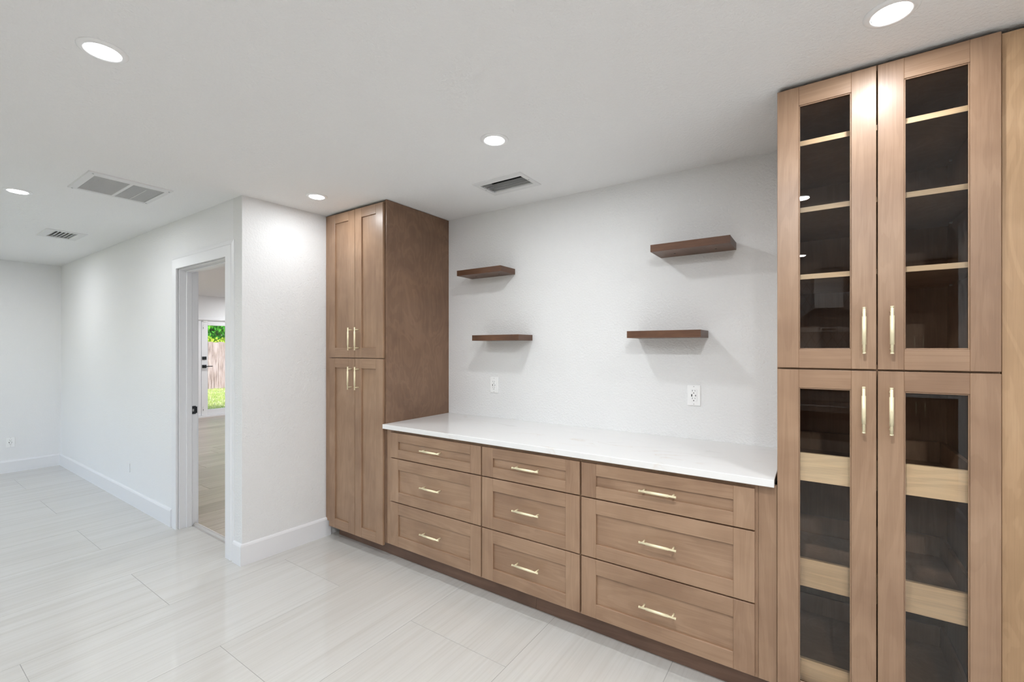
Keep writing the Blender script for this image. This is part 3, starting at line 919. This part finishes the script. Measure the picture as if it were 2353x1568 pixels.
def register(hole, X, Y, n, label, sgn):
    t = thing('air_register', label, 'vent', ((X[0] + X[1]) / 2, (Y[0] + Y[1]) / 2, H), 'white louvred ceiling registers')
    frame_ring(t, X[0], X[1], Y[0], Y[1], hole[0] + 0.006, hole[1] - 0.006, hole[2] + 0.006, hole[3] - 0.006, H)
    duct(t, hole, H, 'duct')
    L = hole[1] - hole[0] - 0.014
    me = slat_mesh(L, 0.024, 0.0010)
    pitch = (hole[3] - hole[2] - 0.012) / n
    for i in range(n):
        o = bpy.data.objects.new('slat', me)
        link(o, ((hole[0] + hole[1]) / 2, hole[2] + 0.006 + (i + 0.5) * pitch, H + 0.003), t)
        if sgn < 0: o.rotation_euler = (0, 0, math.pi)
    for x in (X[0] + 0.018, X[1] - 0.018):
        bm = bmesh.new(); bm_cyl(bm, (0, 0, -0.0075), (0, 0, -0.005), 0.0035, seg=10)
        finish('screw', bm, 'screw', (x, (Y[0] + Y[1]) / 2, H), t)
register(REG_B, (0.826, 1.178, ), (-0.505, -0.268), 5, 'white louvred ceiling register above the counter', 1)
register(REG_A, (-3.134, -2.736), (-1.720, -1.464), 6, 'small white louvred ceiling register at the far left', 1)

t = thing('return_grille', 'large white return air grille with two fine-barred panels on the ceiling', 'vent', (-1.03, -1.684, H))
X0, X1, Y0, Y1 = -1.262, -0.812, -1.886, -1.482
frame_ring(t, X0, X1, Y0, Y1, -1.230, -0.874, -1.847, -1.511, H, 0.007)
box('centre_bar', -1.230, -0.874, -1.6845, -1.6675, H - 0.007, H + 0.003, 'vent', t, 0.001)
duct(t, RET, H + 0.001, 'grille_back', 0.03)
bm = bmesh.new()
y = -1.845
while y < -1.512:
    bm_box(bm, -0.178, 0.178, y + 1.684 - 0.0013, y + 1.684 + 0.0013, -0.003, 0.005)
    y += 0.0044
o = finish('face_bars', bm, 'vent_bar', (-1.052, -1.684, H - 0.001), t)
o['kind'] = 'stuff'
box('damper_edge', -1.229, -0.930, -1.592, -1.588, H - 0.0055, H - 0.0045, 'vent', t)
for x, yy in ((-0.838, -1.862), (-1.247, -1.866), (-0.843, -1.497), (-1.232, -1.500)):
    bm = bmesh.new(); bm_cyl(bm, (0, 0, -0.009), (0, 0, -0.006), 0.0045, seg=10)
    finish('screw', bm, 'screw', (x, yy, H), t)

# ================================================================== OUTSIDE THE GARDEN DOORS
lawn = struct(box('lawn_ground', -32, -7.97, -12, 22, -0.25, -0.06, 'soil', None, origin=(-20, 5, -0.1)), 'dry lawn ground outside the garden doors')
terr = struct(box('yard_ground', XL - 3, XR + 3, -22, YK - 0.12, -0.25, -0.06, 'soil', None, origin=(0, -12, -0.1)), 'ground outside the patio door')
bm = bmesh.new()
for i in range(9000):
    x = -8.4 - 7.0 * random.random()
    k = (x + 7.846) / -7.8
    yc = 1.9 + (-(x) - 7.846) * 0.40
    y = yc + random.uniform(-0.9, 0.9) * (1 + 0.6 * k)
    h = random.uniform(0.03, 0.085); a = random.random() * 6.28; w = 0.006
    dx, dy = math.cos(a) * w, math.sin(a) * w
    lx, ly = random.uniform(-0.03, 0.03), random.uniform(-0.03, 0.03)
    v = [bm.verts.new((x - dx + 12, y - dy - 4, 0)), bm.verts.new((x + dx + 12, y + dy - 4, 0)), bm.verts.new((x + lx + 12, y + ly - 4, h))]
    bm.faces.new(v)
o = finish('lawn_grass', bm, 'grass', (-12, 4, -0.06))
o['kind'] = 'stuff'; o['label'] = 'patchy yellow-green grass outside the garden door'; o['category'] = 'grass'

fe = thing('board_fence', 'weathered grey-brown upright board fence across the garden', 'fence', (-15.5, 5, -0.06))
y = -4.0
rnd = random.Random(3)
while y < 14:
    w = rnd.uniform(0.135, 0.20)
    hz = 1.635 + rnd.uniform(-0.015, 0.015)
    o = box('board', -15.53, -15.49 + rnd.uniform(-0.018, 0.018), y, y + w - 0.003, -0.05, round(hz, 2), 'fence', fe)
    y += w
for z in (0.25, 1.3):
    box('rail', -15.60, -15.545, -4, 14, z, z + 0.09, 'fence', fe)

def foliage(name, n, cx, cy, cz, rx, ry, rz, size, m, parent, seed):
    r = random.Random(seed)
    bm = bmesh.new()
    for _ in range(n):
        while True:
            p = Vector((r.uniform(-1, 1), r.uniform(-1, 1), r.uniform(-1, 1)))
            if 0.25 < p.length < 1: break
        p = Vector((p.x * rx, p.y * ry, p.z * rz))
        L = size * r.uniform(0.6, 1.3); W = L * 0.34
        q = Matrix.Rotation(r.uniform(0, 6.28), 4, 'Z') @ Matrix.Rotation(r.uniform(-0.2, 1.5), 4, 'Y') @ Matrix.Rotation(r.uniform(-0.7, 0.7), 4, 'X')
        pts = [Vector((0, 0, 0)), Vector((L * 0.4, W, 0.03 * L)), Vector((L, 0, -0.2 * L)), Vector((L * 0.4, -W, 0.03 * L))]
        vv = [bm.verts.new(p + (q @ v)) for v in pts]
        bm.faces.new((vv[0], vv[1], vv[2])); bm.faces.new((vv[0], vv[2], vv[3]))
    return finish(name, bm, m, (cx, cy, cz), parent)

tr = thing('garden_tree', 'dense green leafy tree rising behind the board fence', 'tree', (-18.2, 6.0, -0.06))
bm = bmesh.new()
bm_cyl(bm, (0, 0, 0), (0.05, 0.1, 1.6), 0.16, 0.12, 10)
bm_cyl(bm, (0.05, 0.1, 1.6), (-0.3, 0.9, 3.2), 0.11, 0.04, 8)
bm_cyl(bm, (0.05, 0.1, 1.6), (0.3, -0.8, 3.3), 0.11, 0.04, 8)
finish('trunk', bm, 'bark', (-18.2, 6.0, -0.06), tr)
foliage('foliage', 30000, -18.0, 6.0, 3.2, 1.6, 3.6, 2.0, 0.14, 'leaf', tr, 11)
sh = thing('garden_shrub', 'yellow-green shrub peeking just over the top of the fence', 'shrub', (-16.3, 5.0, -0.06))
bm = bmesh.new()
for k in range(5):
    bm_cyl(bm, (0, (k - 2) * 0.5, 0), (0.05, (k - 2) * 0.55, 1.3), 0.03, 0.015, 7)
finish('stems', bm, 'bark', (-16.3, 5.0, -0.06), sh)
foliage('foliage', 6000, -16.3, 5.0, 1.25, 0.5, 2.0, 0.64, 0.085, 'leaf_y', sh, 5)

# ================================================================== KITCHEN OPPOSITE (seen as reflections in the glass doors)
KY = -5.12                                    # front of the base units
def kcab(name, x0, x1, z0, z1, yf, ybk, doors, label, hz):
    t = thing(name, label, 'cabinet', ((x0 + x1) / 2, ybk, z0))
    box('body', x0, x1, ybk, yf - 0.02, z0, z1, 'wood_z', t)
    if z0 < 0.5:
        box('toe_kick', x0 + 0.01, x1 - 0.01, ybk + 0.01, yf - 0.09, 0.0005, z0, 'wood_toe', t)
    n = doors; w = (x1 - x0) / n
    for i in range(n):
        a, b = x0 + i * w + 0.002, x0 + (i + 1) * w - 0.002
        st = min(0.07, w * 0.25)
        d = box('door', a + st, b - st, yf - 0.018, yf - 0.011, z0 + 0.07, z1 - 0.07, 'wood_z', t)
        box('stile', a, a + st, yf - 0.0195, yf, z0 + 0.004, z1 - 0.004, 'wood_z', d, 0.0012)
        box('stile', b - st, b, yf - 0.0195, yf, z0 + 0.004, z1 - 0.004, 'wood_z', d, 0.0012)
        box('rail', a + st, b - st, yf - 0.0195, yf, z0 + 0.004, z0 + 0.07, 'wood_x', d, 0.0012)
        box('rail', a + st, b - st, yf - 0.0195, yf, z1 - 0.07, z1 - 0.004, 'wood_x', d, 0.0012)
        h = link(bpy.data.objects.new('handle', HZ), ((b - 0.035) if i % 2 == 0 else (a + 0.035), yf + 0.034, hz), d)
        h.rotation_euler = (0, 0, math.pi)
    return t
RX0, RX1 = 2.30, 3.06
kcab('kitchen_base_cabinet', 0.60, RX0 - 0.005, 0.11, 0.884, KY, YK + 0.001, 4, 'brown kitchen base cabinet run left of the range, opposite the counter', 0.76)
kcab('kitchen_base_cabinet', RX1 + 0.005, 4.74, 0.11, 0.884, KY, YK + 0.001, 4, 'brown kitchen base cabinet run right of the range, opposite the counter', 0.76)
kcab('kitchen_wall_cabinet', 3.10, 4.74, 1.37, 2.40, YK + 0.35, YK + 0.001, 4, 'brown kitchen wall cabinets right of the range hood', 1.485)
kcab('kitchen_wall_cabinet', 0.60, 1.90, 1.37, 2.40, YK + 0.35, YK + 0.001, 3, 'brown kitchen wall cabinets left of the range hood', 1.485)
tag(box('kitchen_countertop', 0.58, RX0 - 0.004, YK + 0.001, KY + 0.02, 0.8845, 0.914, 'quartz', None, 0.0015), 'white kitchen worktop left of the range', 'countertop')
tag(box('kitchen_countertop', RX1 + 0.004, 4.745, YK + 0.001, KY + 0.02, 0.8845, 0.914, 'quartz', None, 0.0015), 'white kitchen worktop right of the range', 'countertop')
struct(box('wall_backsplash', 0.58, 4.745, YK + 0.0005, YK + 0.008, 0.9145, 2.415, 'splash'), 'diamond tile backsplash behind the range')
rg = thing('kitchen_range', 'stainless steel range with round knobs reflected in the lower glass door', 'range', ((RX0 + RX1) / 2, KY, 0))
box('body', RX0, RX1, YK + 0.01, KY - 0.02, 0.06, 0.905, 'steel', rg, 0.002)
box('cooktop', RX0, RX1, YK + 0.01, KY + 0.03, 0.906, 0.925, 'dark_glass', rg, 0.002)
box('control_panel', RX0, RX1, KY - 0.019, KY + 0.035, 0.795, 0.905, 'steel', rg, 0.003)
for i in range(5):
    bm = bmesh.new(); bm_lathe(bm, [(0.026, 0.0), (0.026, 0.006), (0.019, 0.010), (0.019, 0.030), (0.0, 0.030)], (0, 0, 0), 'Y', 20)
    finish('knob', bm, 'steel', (RX0 + 0.10 + i * 0.14, KY + 0.036, 0.852), rg, True)
od = box('oven_door', RX0 + 0.004, RX1 - 0.004, KY - 0.019, KY + 0.012, 0.235, 0.785, 'steel', rg, 0.002)
box('oven_window', RX0 + 0.06, RX1 - 0.06, KY + 0.0122, KY + 0.014, 0.33, 0.66, 'dark_glass', od)
bm = bmesh.new()
bm_cyl(bm, (-0.33, 0.05, 0), (0.33, 0.05, 0), 0.012)
for s in (-0.3, 0.3): bm_cyl(bm, (s, 0, 0), (s, 0.05, 0), 0.008)
finish('oven_handle', bm, 'steel', ((RX0 + RX1) / 2, KY + 0.012, 0.735), od)
box('warming_drawer', RX0 + 0.004, RX1 - 0.004, KY - 0.019, KY + 0.010, 0.07, 0.225, 'steel', rg, 0.002)
hd = thing('range_hood', 'stainless chimney range hood reflected in the upper left glass door', 'range hood', (2.68, YK, 1.62))
bm = bmesh.new()
lo = [(-0.45, 0.009), (0.45, 0.009), (0.45, 0.50), (-0.45, 0.50)]
hi = [(-0.15, 0.009), (0.15, 0.009), (0.15, 0.28), (-0.15, 0.28)]
r0 = [bm.verts.new((*p, 0.0)) for p in lo]; r1 = [bm.verts.new((*p, 0.055)) for p in lo]; r2 = [bm.verts.new((*p, 0.30)) for p in hi]
bm.faces.new(r0[::-1]); bm.faces.new(r2)
for a, b in ((r0, r1), (r1, r2)):
    for i in range(4):
        j = (i + 1) % 4
        bm.faces.new((a[i], a[j], b[j], b[i]))
finish('canopy', bm, 'steel', (2.68, YK, 1.62), hd)
box('chimney', 2.53, 2.83, YK + 0.009, YK + 0.28, 1.92, 2.418, 'steel', hd, 0.002)
box('control_strip', 2.61, 2.75, YK + 0.501, YK + 0.503, 1.635, 1.660, 'dark_glass', hd)
